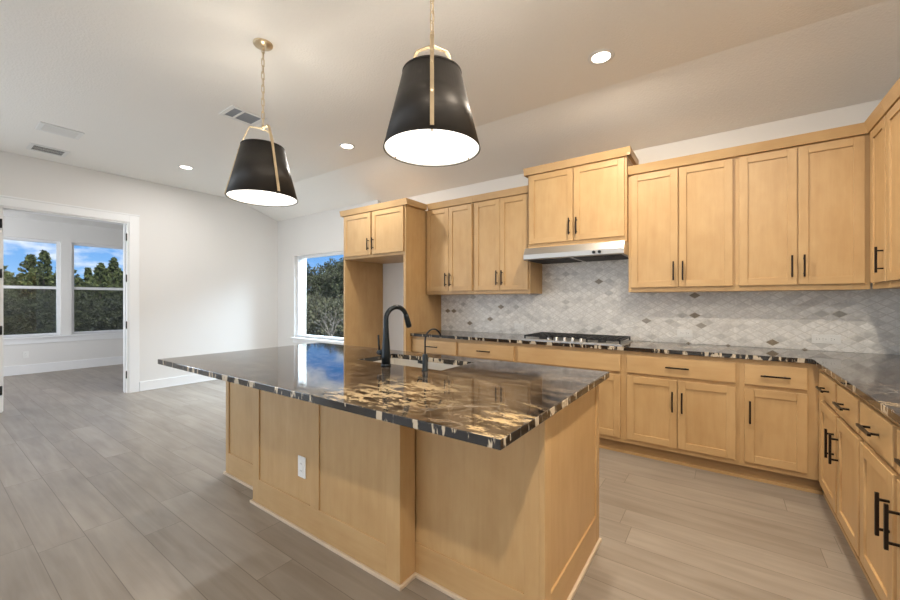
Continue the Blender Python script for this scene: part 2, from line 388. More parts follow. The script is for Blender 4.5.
struct('wall_back_exterior', wall_y(MB(), YBL + .10, YBL + .24, XL - T, -4.18, -.2, ZB + .02, [(WX0 + .01, WX1 - .01, WZ0 + .01, WZ1 - .01)]).box(-4.18, XR + T, YB + .10, YB + .24, -.2, ZB + .02), stone_m)
DY0, DY1, DZ = .612, 1.80, 2.41
struct('wall_left', wall_x(MB(), XL - .15, XL, YN, YB, 0, ZC + .02, [(-3.0, -.55, .75, 2.4), (DY0, DY1, 0, DZ)]), wall_m)
struct('wall_right', MB().box(XR, XR + T, YN, YB, 0, ZC + .02), wall_m)
struct('wall_near', wall_y(MB(), YN - T, YN, XL - T, XR + T, 0, ZC + .02, [(-5.8, -1.4, .6, 2.5)]), wall_m)
# the study beyond the opening
XF = -10.1
SY0, SY1 = -1.2, 3.9
WLS = [(.68, 1.645, .66, 2.42), (1.79, 2.755, .66, 2.42)]
struct('wall_study_far', wall_x(MB(), XF - .10, XF, SY0, SY1, 0, 2.9, WLS), wall_m2)
struct('wall_study_exterior', wall_x(MB(), XF - .22, XF - .10, SY0, SY1, -.2, 2.9, [(a + .01, b - .01, c + .01, d - .01) for a, b, c, d in WLS]), stone_m)
struct('wall_study_near', wall_y(MB(), SY0 - .12, SY0, XF, XL - .15, 0, 2.9, [(-9.7, -7.5, .7, 2.3)]), wall_m2)  # unseen opening added to go with the study fill lamp
struct('wall_study_back', MB().box(XF, XL - .15, SY1, SY1 + .12, 0, 2.9), wall_m2)
struct('ceiling_study', MB().box(XF - .2, XL - .15, SY0 - .12, SY1 + .12, 2.77, 2.9), wall_m2)
# baseboards
BH, BT = .135, .016
def base_prof(mb, x0, x1, y0, y1): mb.box(x0, x1, y0, y1, 0, BH - .01); return mb
struct('baseboard_left', MB().box(XL, XL + BT, DY1 + .12, YBL, 0, BH).box(XL, XL + BT + .006, DY1 + .12, YBL, 0, .018)
       .box(XL, XL + BT, YN, DY0 - .12, 0, BH), trim_m, .003)
struct('baseboard_back', MB().box(XL + BT, -4.19, YBL - BT, YBL, 0, BH).box(-4.15, -3.09, YB - BT, YB, 0, BH), trim_m, .003)
struct('baseboard_near', MB().box(XL, XR, YN, YN + BT, 0, BH), trim_m, .003)
struct('baseboard_right', MB().box(XR - BT, XR, YN, .88, 0, BH), trim_m, .003)
struct('baseboard_study', MB().box(XF, XF + BT, SY0, SY1, 0, .165), trim_m, .003)
# opening casing with hinges left on the jambs
dr = struct('door_1', MB()
    .box(XL, XL + .02, DY1, DY1 + .115, 0, DZ + .115).box(XL, XL + .02, DY0 - .115, DY0, 0, DZ + .115)
    .box(XL, XL + .02, DY0, DY1, DZ, DZ + .115)
    .box(XL, XL + .03, DY0 - .12, DY1 + .12, DZ + .10, DZ + .12)
    .box(XL - .17, XL, DY1 - .02, DY1, 0, DZ).box(XL - .17, XL, DY0, DY0 + .02, 0, DZ).box(XL - .17, XL, DY0 + .02, DY1 - .02, DZ - .02, DZ)
    .box(XL - .10, XL - .06, DY1 - .032, DY1 - .02, 0, DZ - .02).box(XL - .10, XL - .06, DY0 + .02, DY0 + .032, 0, DZ - .02)
    .box(XL - .17, XL - .15, DY1, DY1 + .1, 0, DZ + .1), trim_m, .002)
for yy in (DY0 + .004, DY1 - .022):
    for z in (.26, .96, 1.62, 2.20):
        y0 = yy - .022 if yy < 1 else yy - .012
        h = MB().box(XL + .001, XL + .024 if yy < 1 else XL + .005, y0, y0 + .034 if yy < 1 else y0 + .012, z - .05, z + .05).tube([(XL + .026 if yy < 1 else XL - .01, yy, z - .052), (XL + .026 if yy < 1 else XL - .01, yy, z + .052)], .009, 10)
        h.build('hinge', black_m, dr)

def window(name, axis, c, a0, a1, z0, z1, inner, glass_out, rail=None, screen=True):
    """axis 'y': plane y=c spanning x a0..a1; axis 'x': plane x=c. inner = +1/-1 direction into the room."""
    def bx(mb, u0, u1, d0, d1, w0, w1):
        if axis == 'y': mb.box(u0, u1, c + d0*glass_out, c + d1*glass_out, w0, w1)
        else: mb.box(c + d0*glass_out, c + d1*glass_out, u0, u1, w0, w1)
    f = .045; mb = MB()
    bx(mb, a0, a0 + f, .05, .12, z0, z1); bx(mb, a1 - f, a1, .05, .12, z0, z1)
    bx(mb, a0 + f, a1 - f, .05, .12, z0, z0 + f); bx(mb, a0 + f, a1 - f, .05, .12, z1 - f, z1)
    if rail:
        bx(mb, a0 + f, a1 - f, .055, .10, rail - .025, rail + .025)
    o = struct(name, mb, vinyl_m, .002)
    parts = [(z0 + f, z1 - f)] if not rail else [(z0 + f, rail - .025), (rail + .025, z1 - f)]
    for i, (p0, p1) in enumerate(parts):
        g = MB(); bx(g, a0 + f, a1 - f, .078, .082, p0, p1); g.build('pane', glass_m, o)
    if rail and screen:
        g = MB(); bx(g, a0 + f, a1 - f, .105, .106, z0 + f, rail - .02); g.build('insect_screen', screen_m, o)
    return o
window('window_1', 'y', YBL, WX0, WX1, WZ0, WZ1, -1, 1)
w2 = window('window_2', 'x', XF, *WLS[0], 1, -1, rail=1.545)
w3 = window('window_3', 'x', XF, *WLS[1], 1, -1, rail=1.545)
struct('trim_1', MB().box(WX0 - .05, WX1 + .05, YBL - .045, YBL + .05, WZ0 - .028, WZ0).box(WX0 - .03, WX1 + .03, YBL - .014, YBL, WZ0 - .10, WZ0 - .028), trim_m, .004)
struct('trim_2', MB().box(XF - .05, XF + .045, WLS[0][0] - .06, WLS[1][1] + .06, .632, .66).box(XF, XF + .014, WLS[0][0] - .03, WLS[1][1] + .03, .535, .632), trim_m, .004)
window('window_4', 'y', YN, -5.8, -3.62, .6, 2.5, 1, -1)
window('window_5', 'y', YN, -3.58, -1.4, .6, 2.5, 1, -1)
window('window_6', 'x', XL, -3.0, -.55, .75, 2.4, 1, -1)
# tiled backsplash
struct('backsplash_back', MB().box(-3.06, XR, YB - .010, YB, .915, 1.40).box(-1.65, -.70, YB - .010, YB, 1.40, 1.86), mosaic_x)
struct('backsplash_right', MB().box(XR - .010, XR, .88, YB - .010, .915, 1.40), mosaic_y)
struct('ground', MB().box(-90, 60, YB + .24, 100, -1.55, -1.25).box(-90, XF - .22, -60, YB + .24, -1.55, -1.25).box(XF - .22, 60, -60, YN - T - .01, -1.55, -1.25), ground_m)

# ------------------------------------------------------------------ cabinets
def shaker(mb, x0, x1, z0, z1, y=-.021, st=.055):
    t = .020
    mb.box(x0, x0 + st, y, y + t, z0, z1, 0); mb.box(x1 - st, x1, y, y + t, z0, z1, 0)
    mb.box(x0 + st, x1 - st, y, y + t, z0, z0 + st, 1); mb.box(x0 + st, x1 - st, y, y + t, z1 - st, z1, 1)
    mb.box(x0 + st - .002, x1 - st + .002, y + .009, y + t - .002, z0 + st - .002, z1 - st + .002, 0)
    return mb
def handle(parent, x, z, vertical, L=.16, y=-.021):
    mb = MB(); s = .0055; yo = y - .032; h = L/2; q = h - .025
    if vertical:
        mb.box(x - s, x + s, yo - s, yo + s, z - h, z + h)
        for k in (-q, q): mb.box(x - s*.8, x + s*.8, yo + s, y + .001, z + k - s*.8, z + k + s*.8)
    else:
        mb.box(x - h, x + h, yo - s, yo + s, z - s, z + s)
        for k in (-q, q): mb.box(x + k - s*.8, x + k + s*.8, yo + s, y + .001, z - s*.8, z + s*.8)
    return mb.build('handle', pull_m, parent, .001, local=True)
def door(t, x0, x1, z0, z1, hside, hend, L=.16):
    d = shaker(MB(), x0, x1, z0, z1).build('door', WOODS, t, .0018, local=True)
    if hside:
        hx = x0 + .030 if hside == 'l' else x1 - .030
        handle(d, hx, z0 + .055 + L/2 if hend == 'b' else z1 - .085 - L/2, True, L)
    return d
def drawer(t, x0, x1, z0, z1, pull=True, name='drawer'):
    d = MB().box(x0, x1, -.021, -.001, z0, z1, 1).build(name, WOODS, t, .0025, local=True)
    if pull: handle(d, (x0 + x1)/2, (z0 + z1)/2, False)
    return d
def upper(label, loc, rz, w, depth, z1, doors, dz, crown=(1, 0, 0), frame=None, group=None):
    """local frame: x to the right seen from the room, face at y=0, z from the cabinet's underside."""
    z0 = loc[2]; t = thing('upper_cabinet', label, 'cabinet', loc, rz, group)
    H = z1 - z0
    MB().box(0, w, 0, depth, 0, H).build('body', WOODS, t, .0012, local=True)
    for (a, b, s) in doors: door(t, a, b, dz[0] - z0, dz[1] - z0, s, 'b')
    c = MB(); cl, cr = crown[1], crown[2]
    # front board leaning out, returns along the exposed sides
    c.prism_x([(0, H - .002), (-.024, H - .002), (-.044, H + .068), (-.028, H + .068), (-.0, H + .02)], -.036*cl, w + .036*cr, 1)
    if cl > 0: c.box(-.034, -.002, -.03, depth, H - .002, H + .068, 2)
    if cr: c.box(w + .002, w + .034, -.03, depth, H - .002, H + .068, 2)
    c.build('crown', WOODS, t, 0, local=True)
    return t
YU = 3.785
dU = YB - .002 - YU
GU = 'uppers'
upper('pale maple two-door wall cabinet right beside the refrigerator surround', (-3.058, YU, 1.38), 0, .706, dU, 2.44,
      [(.03, .358, 'r'), (.362, .69, 'l')], (1.42, 2.425), crown=(1, -1.15, 0))
upper('maple two-door wall cabinet just left of the range hood', (-2.35, YU, 1.38), 0, .699, dU, 2.44,
      [(.018, .346, 'r'), (.350, .678, 'l')], (1.42, 2.425))
hc = upper('short raised maple two-door cabinet directly above the range hood', (-1.65, 3.725, 1.835), 0, .948, YB - .012 - 3.725, 2.60,
      [(.018, .468, 'r'), (.478, .93, 'l')], (1.885, 2.585), crown=(1, 1, 1))
upper('maple two-door wall cabinet just right of the range hood', (-.70, YU, 1.38), 0, .782, dU, 2.44,
      [(.025, .388, 'r'), (.396, .762, 'l')], (1.42, 2.425))
upper('wide maple two-door wall cabinet ending at the room corner', (.082, YU, 1.38), 0, .735, dU, 2.44,
      [(.020, .360, 'r'), (.367, .706, 'l')], (1.42, 2.425))
XU = .822
upper('narrow single-door maple cabinet first on the right wall', (XU, YU - .022, 1.38), -PI/2, .345, XR - .002 - XU, 2.44,
      [(.045, .335, 'r')], (1.42, 2.425))
upper('maple wall cabinet cut off by the right edge of the photo', (XU, YU - .369, 1.38), -PI/2, 1.0, XR - .002 - XU, 2.44,
      [(.010, .496, 'r'), (.502, .985, 'l')], (1.42, 2.425))

# refrigerator surround
t = thing('refrigerator_surround', 'tall maple refrigerator surround with empty bay and two doors over it', 'cabinet', (-4.19, 3.41, 0))
YF = 3.41
MB().box(-4.178, -4.155, YF, YB - .002, 0, 2.44).build('side_panel', WOODS, t, .001)
MB().box(-3.095, -3.062, YF, YB - .002, 0, 2.44).build('side_panel', WOODS, t, .001)
MB().box(-4.154, -3.096, YF, YB - .002, 1.855, 2.44).build('body', WOODS, t, .001)
MB().box(-4.182, -4.154, YF - .006, YF, 0, 2.44).box(-3.097, -3.060, YF - .006, YF, 0, 2.44).box(-4.154, -3.097, YF - .006, YF, 1.855, 1.885, 1).build('face_frame', WOODS, t)
for a, b, s in ((.035, .548, 'r'), (.575, 1.105, 'l')):
    door(t, a, b, 1.89, 2.425, s, 'b', L=.15).location = (0, -.006, 0)
c = MB(); H = 2.44
c.prism_x([(YF, H - .002), (YF - .026, H - .002), (YF - .046, H + .068), (YF - .03, H + .068), (YF, H + .02)], -4.222, -3.02, 1)
c.box(-3.062, -3.022, YF - .03, YU - .03, H - .002, H + .068, 2).box(-4.218, -4.18, YF - .03, YBL - .002, H - .002, H + .068, 2)
c.build('crown', WOODS, t)

def base(label, loc, rz, w, depth, fronts, doors, group=None, toe_l=0, toe_r=0):
    t = thing('base_cabinet', label, 'cabinet', loc, rz, group)
    MB().box(0, w, 0, depth, .10, .881).build('body', WOODS, t, .001, local=True)
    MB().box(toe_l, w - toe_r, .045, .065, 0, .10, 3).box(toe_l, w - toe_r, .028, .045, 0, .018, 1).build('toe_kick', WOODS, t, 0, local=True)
    for (a, b, pull) in fronts: drawer(t, a, b, .700, .848, pull, 'drawer' if pull else 'false_front')
    for (a, b, s) in doors: door(t, a, b, .140, .672, s, 't')
    return t
YC = 3.515; dB = YB - .012 - YC
base('maple base cabinet beside the refrigerator bay with one drawer', (-3.058, YC, 0), 0, .673, dB, [(.02, .655, 1)], [(.02, .335, 'r'), (.34, .655, 'l')])
base('maple base cabinet with one drawer left of the cooktop', (-2.385, YC, 0), 0, .705, dB, [(.015, .680, 1)], [(.015, .345, 'r'), (.35, .680, 'l')])
base('maple base cabinet below the cooktop with a plain false front', (-1.68, YC, 0), 0, .99, dB, [(.02, .970, 0)], [(.02, .492, 'r'), (.498, .970, 'l')])
base('maple base cabinet with one wide drawer right of the cooktop', (-.69, YC, 0), 0, .79, dB, [(.03, .765, 1)], [(.03, .395, 'r'), (.400, .765, 'l')])
base('narrow single-door maple base cabinet at the inside corner', (.10, YC, 0), 0, 1.045, dB, [(.027, .363, 1)], [(.027, .363, 'l')], toe_r=.60)
XC = .520; dR = XR - .012 - XC
base('maple base cabinet with paired drawers first on the right run', (XC, YC - .006, 0), -PI/2, 1.025, dR, [(.165, .578, 1), (.62, 1.012, 1)], [(.165, .578, 'r'), (.62, 1.012, 'l')], toe_l=-.05)
base('maple base cabinet on the right run at the photo edge', (XC, YC - 1.032, 0), -PI/2, .90, dR, [(.02, .425, 1), (.465, .88, 1)], [(.02, .425, 'r'), (.465, .88, 'l')])
base('last maple base cabinet of the right run nearest the camera', (XC, YC - 1.933, 0), -PI/2, .70, dR, [(.02, .68, 1)], [(.02, .345, 'r'), (.35, .68, 'l')])

# L-shaped worktop
XE, YE = .487, 3.482
o = MB().prism([(-3.058, YE), (XE - .02, YE), (XE, YE - .03), (XE, .87), (XR - .011, .87), (XR - .011, YB - .011), (-3.058, YB - .011)], .882, .914).build('worktop', granite_m, None, .003)
tag(o, 'L-shaped dark granite worktop along the back and right walls', 'countertop')

# ------------------------------------------------------------------ island
t = thing('kitchen_island', 'long maple kitchen island with framed panels standing on the plank floor', 'island', (-1.8, 1.7, 0))
IX0, IX1, IXM0, IXM1 = -3.05, -.548, -2.475, -1.19
IYL, IYC, IYR, IYB = 1.38, 1.285, 1.39, 2.17
ZT = .881
MB().box(IX0 + .02, IX1 - .02, IYR + .02, IYB - .02, .0, .69).build('carcass', WOODS, t)
def frame_face(name, x0, x1, y, st_l, st_r, mids, rail, th=.02, z1=ZT):
    """framed panelled face looking towards -Y"""
    mb = MB(); b = rail
    xs = [x0 + st_l] + [v for m_ in mids for v in m_] + [x1 - st_r]
    if st_l: mb.box(x0, x0 + st_l, y, y + th, 0, z1, 0)
    if st_r: mb.box(x1 - st_r, x1, y, y + th, 0, z1, 0)
    for a, c_ in mids: mb.box(a, c_, y, y + th, b, z1, 0)
    mb.box(x0 + st_l, x1 - st_r, y, y + th, 0, b, 1)
    f = mb.build(name, WOODS, t, .0015)
    for k in range(0, len(xs), 2):
        MB().box(xs[k], xs[k+1], y + .008, y + th, b, z1).build('panel', WV, t)
    return f
frame_face('front_frame', IX0, IXM0, IYL, .045, 0, [], .165)
frame_face('front_frame', IXM0, IXM1, IYC, .075, .085, [(-1.86, -1.785)], .165)
frame_face('front_frame', IXM1, IX1 - .02, IYR, .0, .065, [], .155)
# returns of the projecting centre section
MB().box(IXM1 - .02, IXM1, IYC + .02, IYR, 0, ZT).build('return_panel', WV, t, .0015)
MB().box(IXM0, IXM0 + .02, IYC + .02, IYL, 0, ZT).build('return_panel', WV, t, .0015)
MB().box(IXM0 + .02, IXM1 - .02, IYC + .02, IYR + .02, 0, .69).build('carcass', WV, t)
# end facing the right-hand run
e = MB(); x = IX1 - .02
e.box(x, x + .02, IYR, IYR + .065, 0, ZT, 0).box(x, x + .02, IYB - .055, IYB, 0, ZT, 0).box(x, x + .02, IYR + .065, IYB - .055, 0, .155, 2)
e.build('end_frame', WOODS, t, .0015)
MB().box(x, x + .012, IYR + .065, IYB - .055, .155, ZT).build('panel', WV, t)
e = MB(); x = IX0
e.box(x, x + .02, IYL + .02, IYL + .075, 0, ZT, 0).box(x, x + .02, IYB - .055, IYB, 0, ZT, 0).box(x, x + .02, IYL + .075, IYB - .055, 0, .155, 2)
e.build('end_frame', WOODS, t, .0015)
MB().box(x + .008, x + .02, IYL + .075, IYB - .055, .155, ZT).build('panel', WV, t)
s = MB(); q = .014; hh = .018
s.box(IX0 - q, IXM0, IYL - q, IYL, 0, hh).box(IXM0 - q, IXM1 + q, IYC - q, IYC, 0, hh).box(IXM1, IXM1 + q, IYC, IYR, 0, hh).box(IXM1 + q, IX1 + q, IYR - q, IYR, 0, hh)
s.box(IX1, IX1 + q, IYR, IYB, 0, hh).box(IX0 - q, IX0, IYL, IYB, 0, hh).box(IXM0 - q, IXM0, IYC, IYL - q, 0, hh)
s.build('shoe_moulding', shoe_m, t, .003)
# working side, towards the cooktop
MB().box(IX0 + .02, IX1 - .02, IYB - .02, IYB - .001, .10, ZT).build('back_frame', WV, t)
bd = bpy.data.objects.new('door_bank', None)
xs = IX0 + .04
for k in range(5):
    w_ = (IX1 - IX0 - .08)/5; a = IX0 + .04 + k*w_ + .008; b_ = a + w_ - .016
    mb = MB(); st = .055; y = IYB
    mb.box(a, a + st, y, y + .02, .14, .85, 0).box(b_ - st, b_, y, y + .02, .14, .85, 0).box(a + st, b_ - st, y, y + .02, .14, .195, 1).box(a + st, b_ - st, y, y + .02, .795, .85, 1).box(a + st, b_ - st, y, y + .01, .195, .795, 0)
    d = mb.build('door', WOODS, t, .0015)
    MB().box(b_ - .035, b_ - .024, y + .045, y + .056, .60, .76).box(b_ - .034, b_ - .025, y + .02, y + .045, .62, .63).box(b_ - .034, b_ - .025, y + .02, y + .045, .73, .74).build('handle', pull_m, d)

# island top with sink cut-out
SX0, SX1, SY0_, SY1_ = -1.97, -1.28, 1.715, 2.06
def slab_hole(x0, x1, y0, y1, hx0, hx1, hy0, hy1, z0, z1):
    xs = [x0, hx0, hx1, x1]; ys = [y0, hy0, hy1, y1]; vs = []; fs = []
    for z in (z0, z1):
        for j in range(4):
            for i in range(4): vs.append((xs[i], ys[j], z))
    I = lambda i, j, k: k*16 + j*4 + i
    for j in range(3):
        for i in range(3):
            if i == 1 and j == 1: continue
            fs.append((I(i,j,1), I(i+1,j,1), I(i+1,j+1,1), I(i,j+1,1))); fs.append((I(i,j+1,0), I(i+1,j+1,0), I(i+1,j,0), I(i,j,0)))
    for i in range(3):
        fs += [(I(i,0,0), I(i+1,0,0), I(i+1,0,1), I(i,0,1)), (I(i,3,0), I(i,3,1), I(i+1,3,1), I(i+1,3,0)),
               (I(0,i,0), I(0,i,1), I(0,i+1,1), I(0,i+1,0)), (I(3,i,0), I(3,i+1,0), I(3,i+1,1), I(3,i,1))]
    fs += [(I(1,1,0), I(1,1,1), I(2,1,1), I(2,1,0)), (I(1,2,0), I(2,2,0), I(2,2,1), I(1,2,1)), (I(1,1,0), I(1,2,0), I(1,2,1), I(1,1,1)), (I(2,1,0), I(2,1,1), I(2,2,1), I(2,2,0))]
    return MB().add(vs, fs)
o = slab_hole(-3.06, -.505, .955, 2.215, SX0, SX1, SY0_, SY1_, .882, .914).build('island_countertop', granite_m, None, .003)
tag(o, 'polished dark brown and gold granite slab on top of the island', 'countertop')
# undermount sink
t = thing('kitchen_sink', 'rectangular stainless undermount sink set in the island granite', 'sink', (-1.62, 1.89, .70))
b = MB(); w_ = .004; a0, a1, c0, c1, zt, zb = SX0 - .004, SX1 + .004, SY0_ - .004, SY1_ + .004, .8815, .70
b.box(a0 - w_, a0, c0, c1, zb, zt).box(a1, a1 + w_, c0, c1, zb, zt).box(a0 - w_, a1 + w_, c0 - w_, c0, zb, zt).box(a0 - w_, a1 + w_, c1, c1 + w_, zb, zt).box(a0, a1, c0, c1, zb, zb + .004)
b.build('basin', sinksteel, t)
MB().lathe([(0.001, .7045), (.02, .7045), (.042, .708), (.045, .7045)], -1.62, 1.92, 24).build('drain', steel_m, t)

# faucet
fx, fy, z0 = -1.636, 1.645, .914
t = thing('kitchen_faucet', 'tall matte black gooseneck faucet with side lever on the island', 'faucet', (fx, fy, z0))
MB().lathe([(.0, z0), (.030, z0), (.030, z0 + .006), (.027, z0 + .012)], fx, fy, 24).build('base_plate', faucet_m, t)
path = [(fx, fy, z0 + .01), (fx, fy, z0 + .06), (fx, fy, z0 + .12), (fx, fy, z0 + .18), (fx, fy, z0 + .23), (fx, fy, z0 + .275)]
rad = [.0265, .026, .023, .019, .0155, .0145]
R_ = .078; cz = z0 + .275
dirv = Vector((.16, .987))
for k in range(1, 15):
    a = PI*k/14*.93
    q = R_ - R_*math.cos(a); path.append((fx + dirv.x*q, fy + dirv.y*q, cz + R_*.95*math.sin(a))); rad.append(.0143)
MB().tube(path, rad, 18).build('spout', faucet_m, t)
e1 = Vector(path[-1]); dd = (Vector(path[-1]) - Vector(path[-2])).normalized()
MB().tube([e1 - dd*.012, e1, e1 + dd*.02, e1 + dd*.062, e1 + dd*.072], [.0155, .0165, .0175, .0185, .016], 18).build('spray_head', faucet_m, t)
hz = z0 + .075
lv = MB().tube([(fx - .015, fy, hz), (fx - .066, fy + .004, hz)], .0165, 16).build('handle_hub', faucet_m, t)
MB().tube([(fx - .060, fy + .004, hz), (fx - .064, fy + .004, hz + .05), (fx - .068, fy + .004, hz + .105)], [.0065, .0055, .0055], 12).build('lever', faucet_m, lv)

fx2, fy2 = -1.345, 1.655
t = thing('filter_faucet', 'small slim black drinking-water faucet to the right of the tall faucet', 'faucet', (fx2, fy2, z0))
MB().lathe([(0, z0), (.019, z0), (.019, z0 + .004), (.0155, z0 + .008), (.0155, z0 + .085), (.012, z0 + .092), (.004, z0 + .094)], fx2, fy2, 20).build('body', faucet_m, t)
p2 = [(fx2, fy2, z0 + .09), (fx2, fy2, z0 + .16)]
cz = z0 + .165; R_ = .062
for k in range(0, 15):
    a = PI*k/14*.93; q = R_ - R_*math.cos(a); p2.append((fx2 + dirv.x*q*1.0, fy2 + dirv.y*q, cz + R_*math.sin(a)))
MB().tube(p2, .0048, 12).build('spout', faucet_m, t)
lv = MB().tube([(fx2 - .012, fy2, z0 + .045), (fx2 - .046, fy2, z0 + .045)], .0095, 14).build('valve', faucet_m, t)
MB().tube([(fx2 - .038, fy2, z0 + .045), (fx2 - .040, fy2 - .02, z0 + .062)], .004, 10).build('lever', faucet_m, lv)

# ------------------------------------------------------------------ cooktop and hood
kx0, kx1, ky0, ky1 = -1.635, -.705, 3.535, 4.03
t = thing('gas_cooktop', 'stainless gas cooktop with black grates set into the back worktop', 'cooktop', (-1.18, 3.78, .914))
MB().box(kx0, kx1, ky0, ky1, .914, .922).box(kx0 + .02, kx1 - .02, ky0 + .02, ky1 - .02, .922, .926).build('tray', steel_m, t, .003)
for k in range(3):
    gx0 = kx0 + .015 + k*.301; gx1 = gx0 + .295
    g = MB(); s = .006; zt = .962
    gy0, gy1 = (ky0 + .025, ky1 - .02) if k != 1 else (ky0 + .105, ky1 - .02)
    for yy in (gy0, gy1 - 2*s): g.box(gx0, gx1, yy, yy + 2*s, zt - .014, zt)
    for xx in (gx0, gx1 - 2*s): g.box(xx, xx + 2*s, gy0, gy1, zt - .014, zt)
    for f_ in (.25, .5, .75): g.box(gx0, gx1, gy0 + (gy1 - gy0)*f_ - s, gy0 + (gy1 - gy0)*f_ + s, zt - .012, zt)
    for f_ in (.2, .4, .6, .8): g.box(gx0 + (gx1 - gx0)*f_ - s*.8, gx0 + (gx1 - gx0)*f_ + s*.8, gy0, gy1, zt - .012, zt)
    for xx in (gx0, gx1 - 2*s):
        for yy in (gy0, gy1 - 2*s): g.box(xx, xx + 2*s, yy, yy + 2*s, .926, zt - .01)
    g.build('grate', iron_m, t)
for bx_, by_, r_ in ((-1.46, 3.66, .04), (-1.46, 3.90, .035), (-1.18, 3.82, .055), (-.90, 3.66, .035), (-.90, 3.90, .045)):
    MB().lathe([(0, .946), (r_*.8, .946), (r_*.85, .938), (r_, .937), (r_, .926)], bx_, by_, 20).build('burner', iron_m, t)
for k in range(5):
    kx = -1.375 + k*.078
    MB().lathe([(0, .956), (.013, .956), (.0155, .952), (.0175, .926)], kx, ky0 + .050, 18).build('knob', steel_m, t)

t = thing('range_hood', 'slim stainless under-cabinet range hood above the cooktop', 'hood', (-1.18, 3.9, 1.70))
hx0, hx1 = -1.648, -.702
MB().prism_x([(YB - .012, 1.834), (YB - .012, 1.712), (3.61, 1.712), (3.60, 1.720), (3.602, 1.765), (3.640, 1.834)], hx0, hx1).build('hood_body', steel_m, t, .003)
MB().box(hx0 + .03, hx0 + .45, 3.64, YB - .06, 1.706, 1.713).build('filter', vent_dark, t)
MB().box(hx1 - .45, hx1 - .03, 3.64, YB - .06, 1.706, 1.713).build('filter', vent_dark, t)
for kx in (-.955, -.905):
    MB().tube([(kx, 3.603, 1.745), (kx, 3.580, 1.742)], .013, 16).build('knob', black_m, t)
MB().box(-.885, -.80, 3.70, 3.80, 1.700, 1.708).build('lamp_cover', vent_dark, t)

# ------------------------------------------------------------------ outlets
def outlet(label, loc, rz, w, h, sockets, group=None):
    t = thing('outlet', label, 'outlet', loc, rz, group)
    MB().box(-w/2, w/2, -.006, 0, -h/2, h/2).build('cover_plate', plate_m, t, .002, local=True)
    for (sx, sz, sw, sh) in sockets:
        s_ = MB().box(sx - sw/2, sx + sw/2, -.009, -.006, sz - sh/2, sz + sh/2).build('socket', plate_m, t, .001, local=True)
        M_ = []
        if sw > sh*1.2 or w > h:
            for dz in (-.006, .006):
                M_.append(MB().box(sx - .010, sx - .004, -.0095, -.009, sz + dz - .001, sz + dz + .001))
            M_.append(MB().box(sx + .007, sx + .011, -.0095, -.009, sz - .002, sz + .002))
        else:
            for dx in (-.006, .006):
                for dz in (-.02, .02): M_.append(MB().box(sx + dx - .001, sx + dx + .001, -.0095, -.009, sz + dz - .004, sz + dz + .004))
        for q_ in M_: q_.build('slot', slot_m, s_, 0, local=True)
    return t
outlet('white vertical outlet on the front panel of the island', (-1.945, IYC + .007, .36), 0, .07, .118, [(0, 0, .034, .068)])
outlet('white horizontal outlet on the tile just right of the cooktop', (-.285, YB - .010, 1.005), 0, .118, .07, [(-.022, 0, .034, .034), (.022, 0, .034, .034)])
outlet('long white double outlet on the tile near the room corner', (.65, YB - .010, 1.005), 0, .165, .07, [(-.048, 0, .034, .034), (-.012, 0, .034, .034), (.035, 0, .034, .034)])
outlet('white horizontal outlet on the tile left of the cooktop', (-1.93, YB - .010, 1.005), 0, .118, .07, [(-.022, 0, .034, .034), (.022, 0, .034, .034)])
outlet('small white outlet under the windows in the room beyond', (XF, 1.20, .345), PI/2, .07, .118, [(0, 0, .034, .068)])

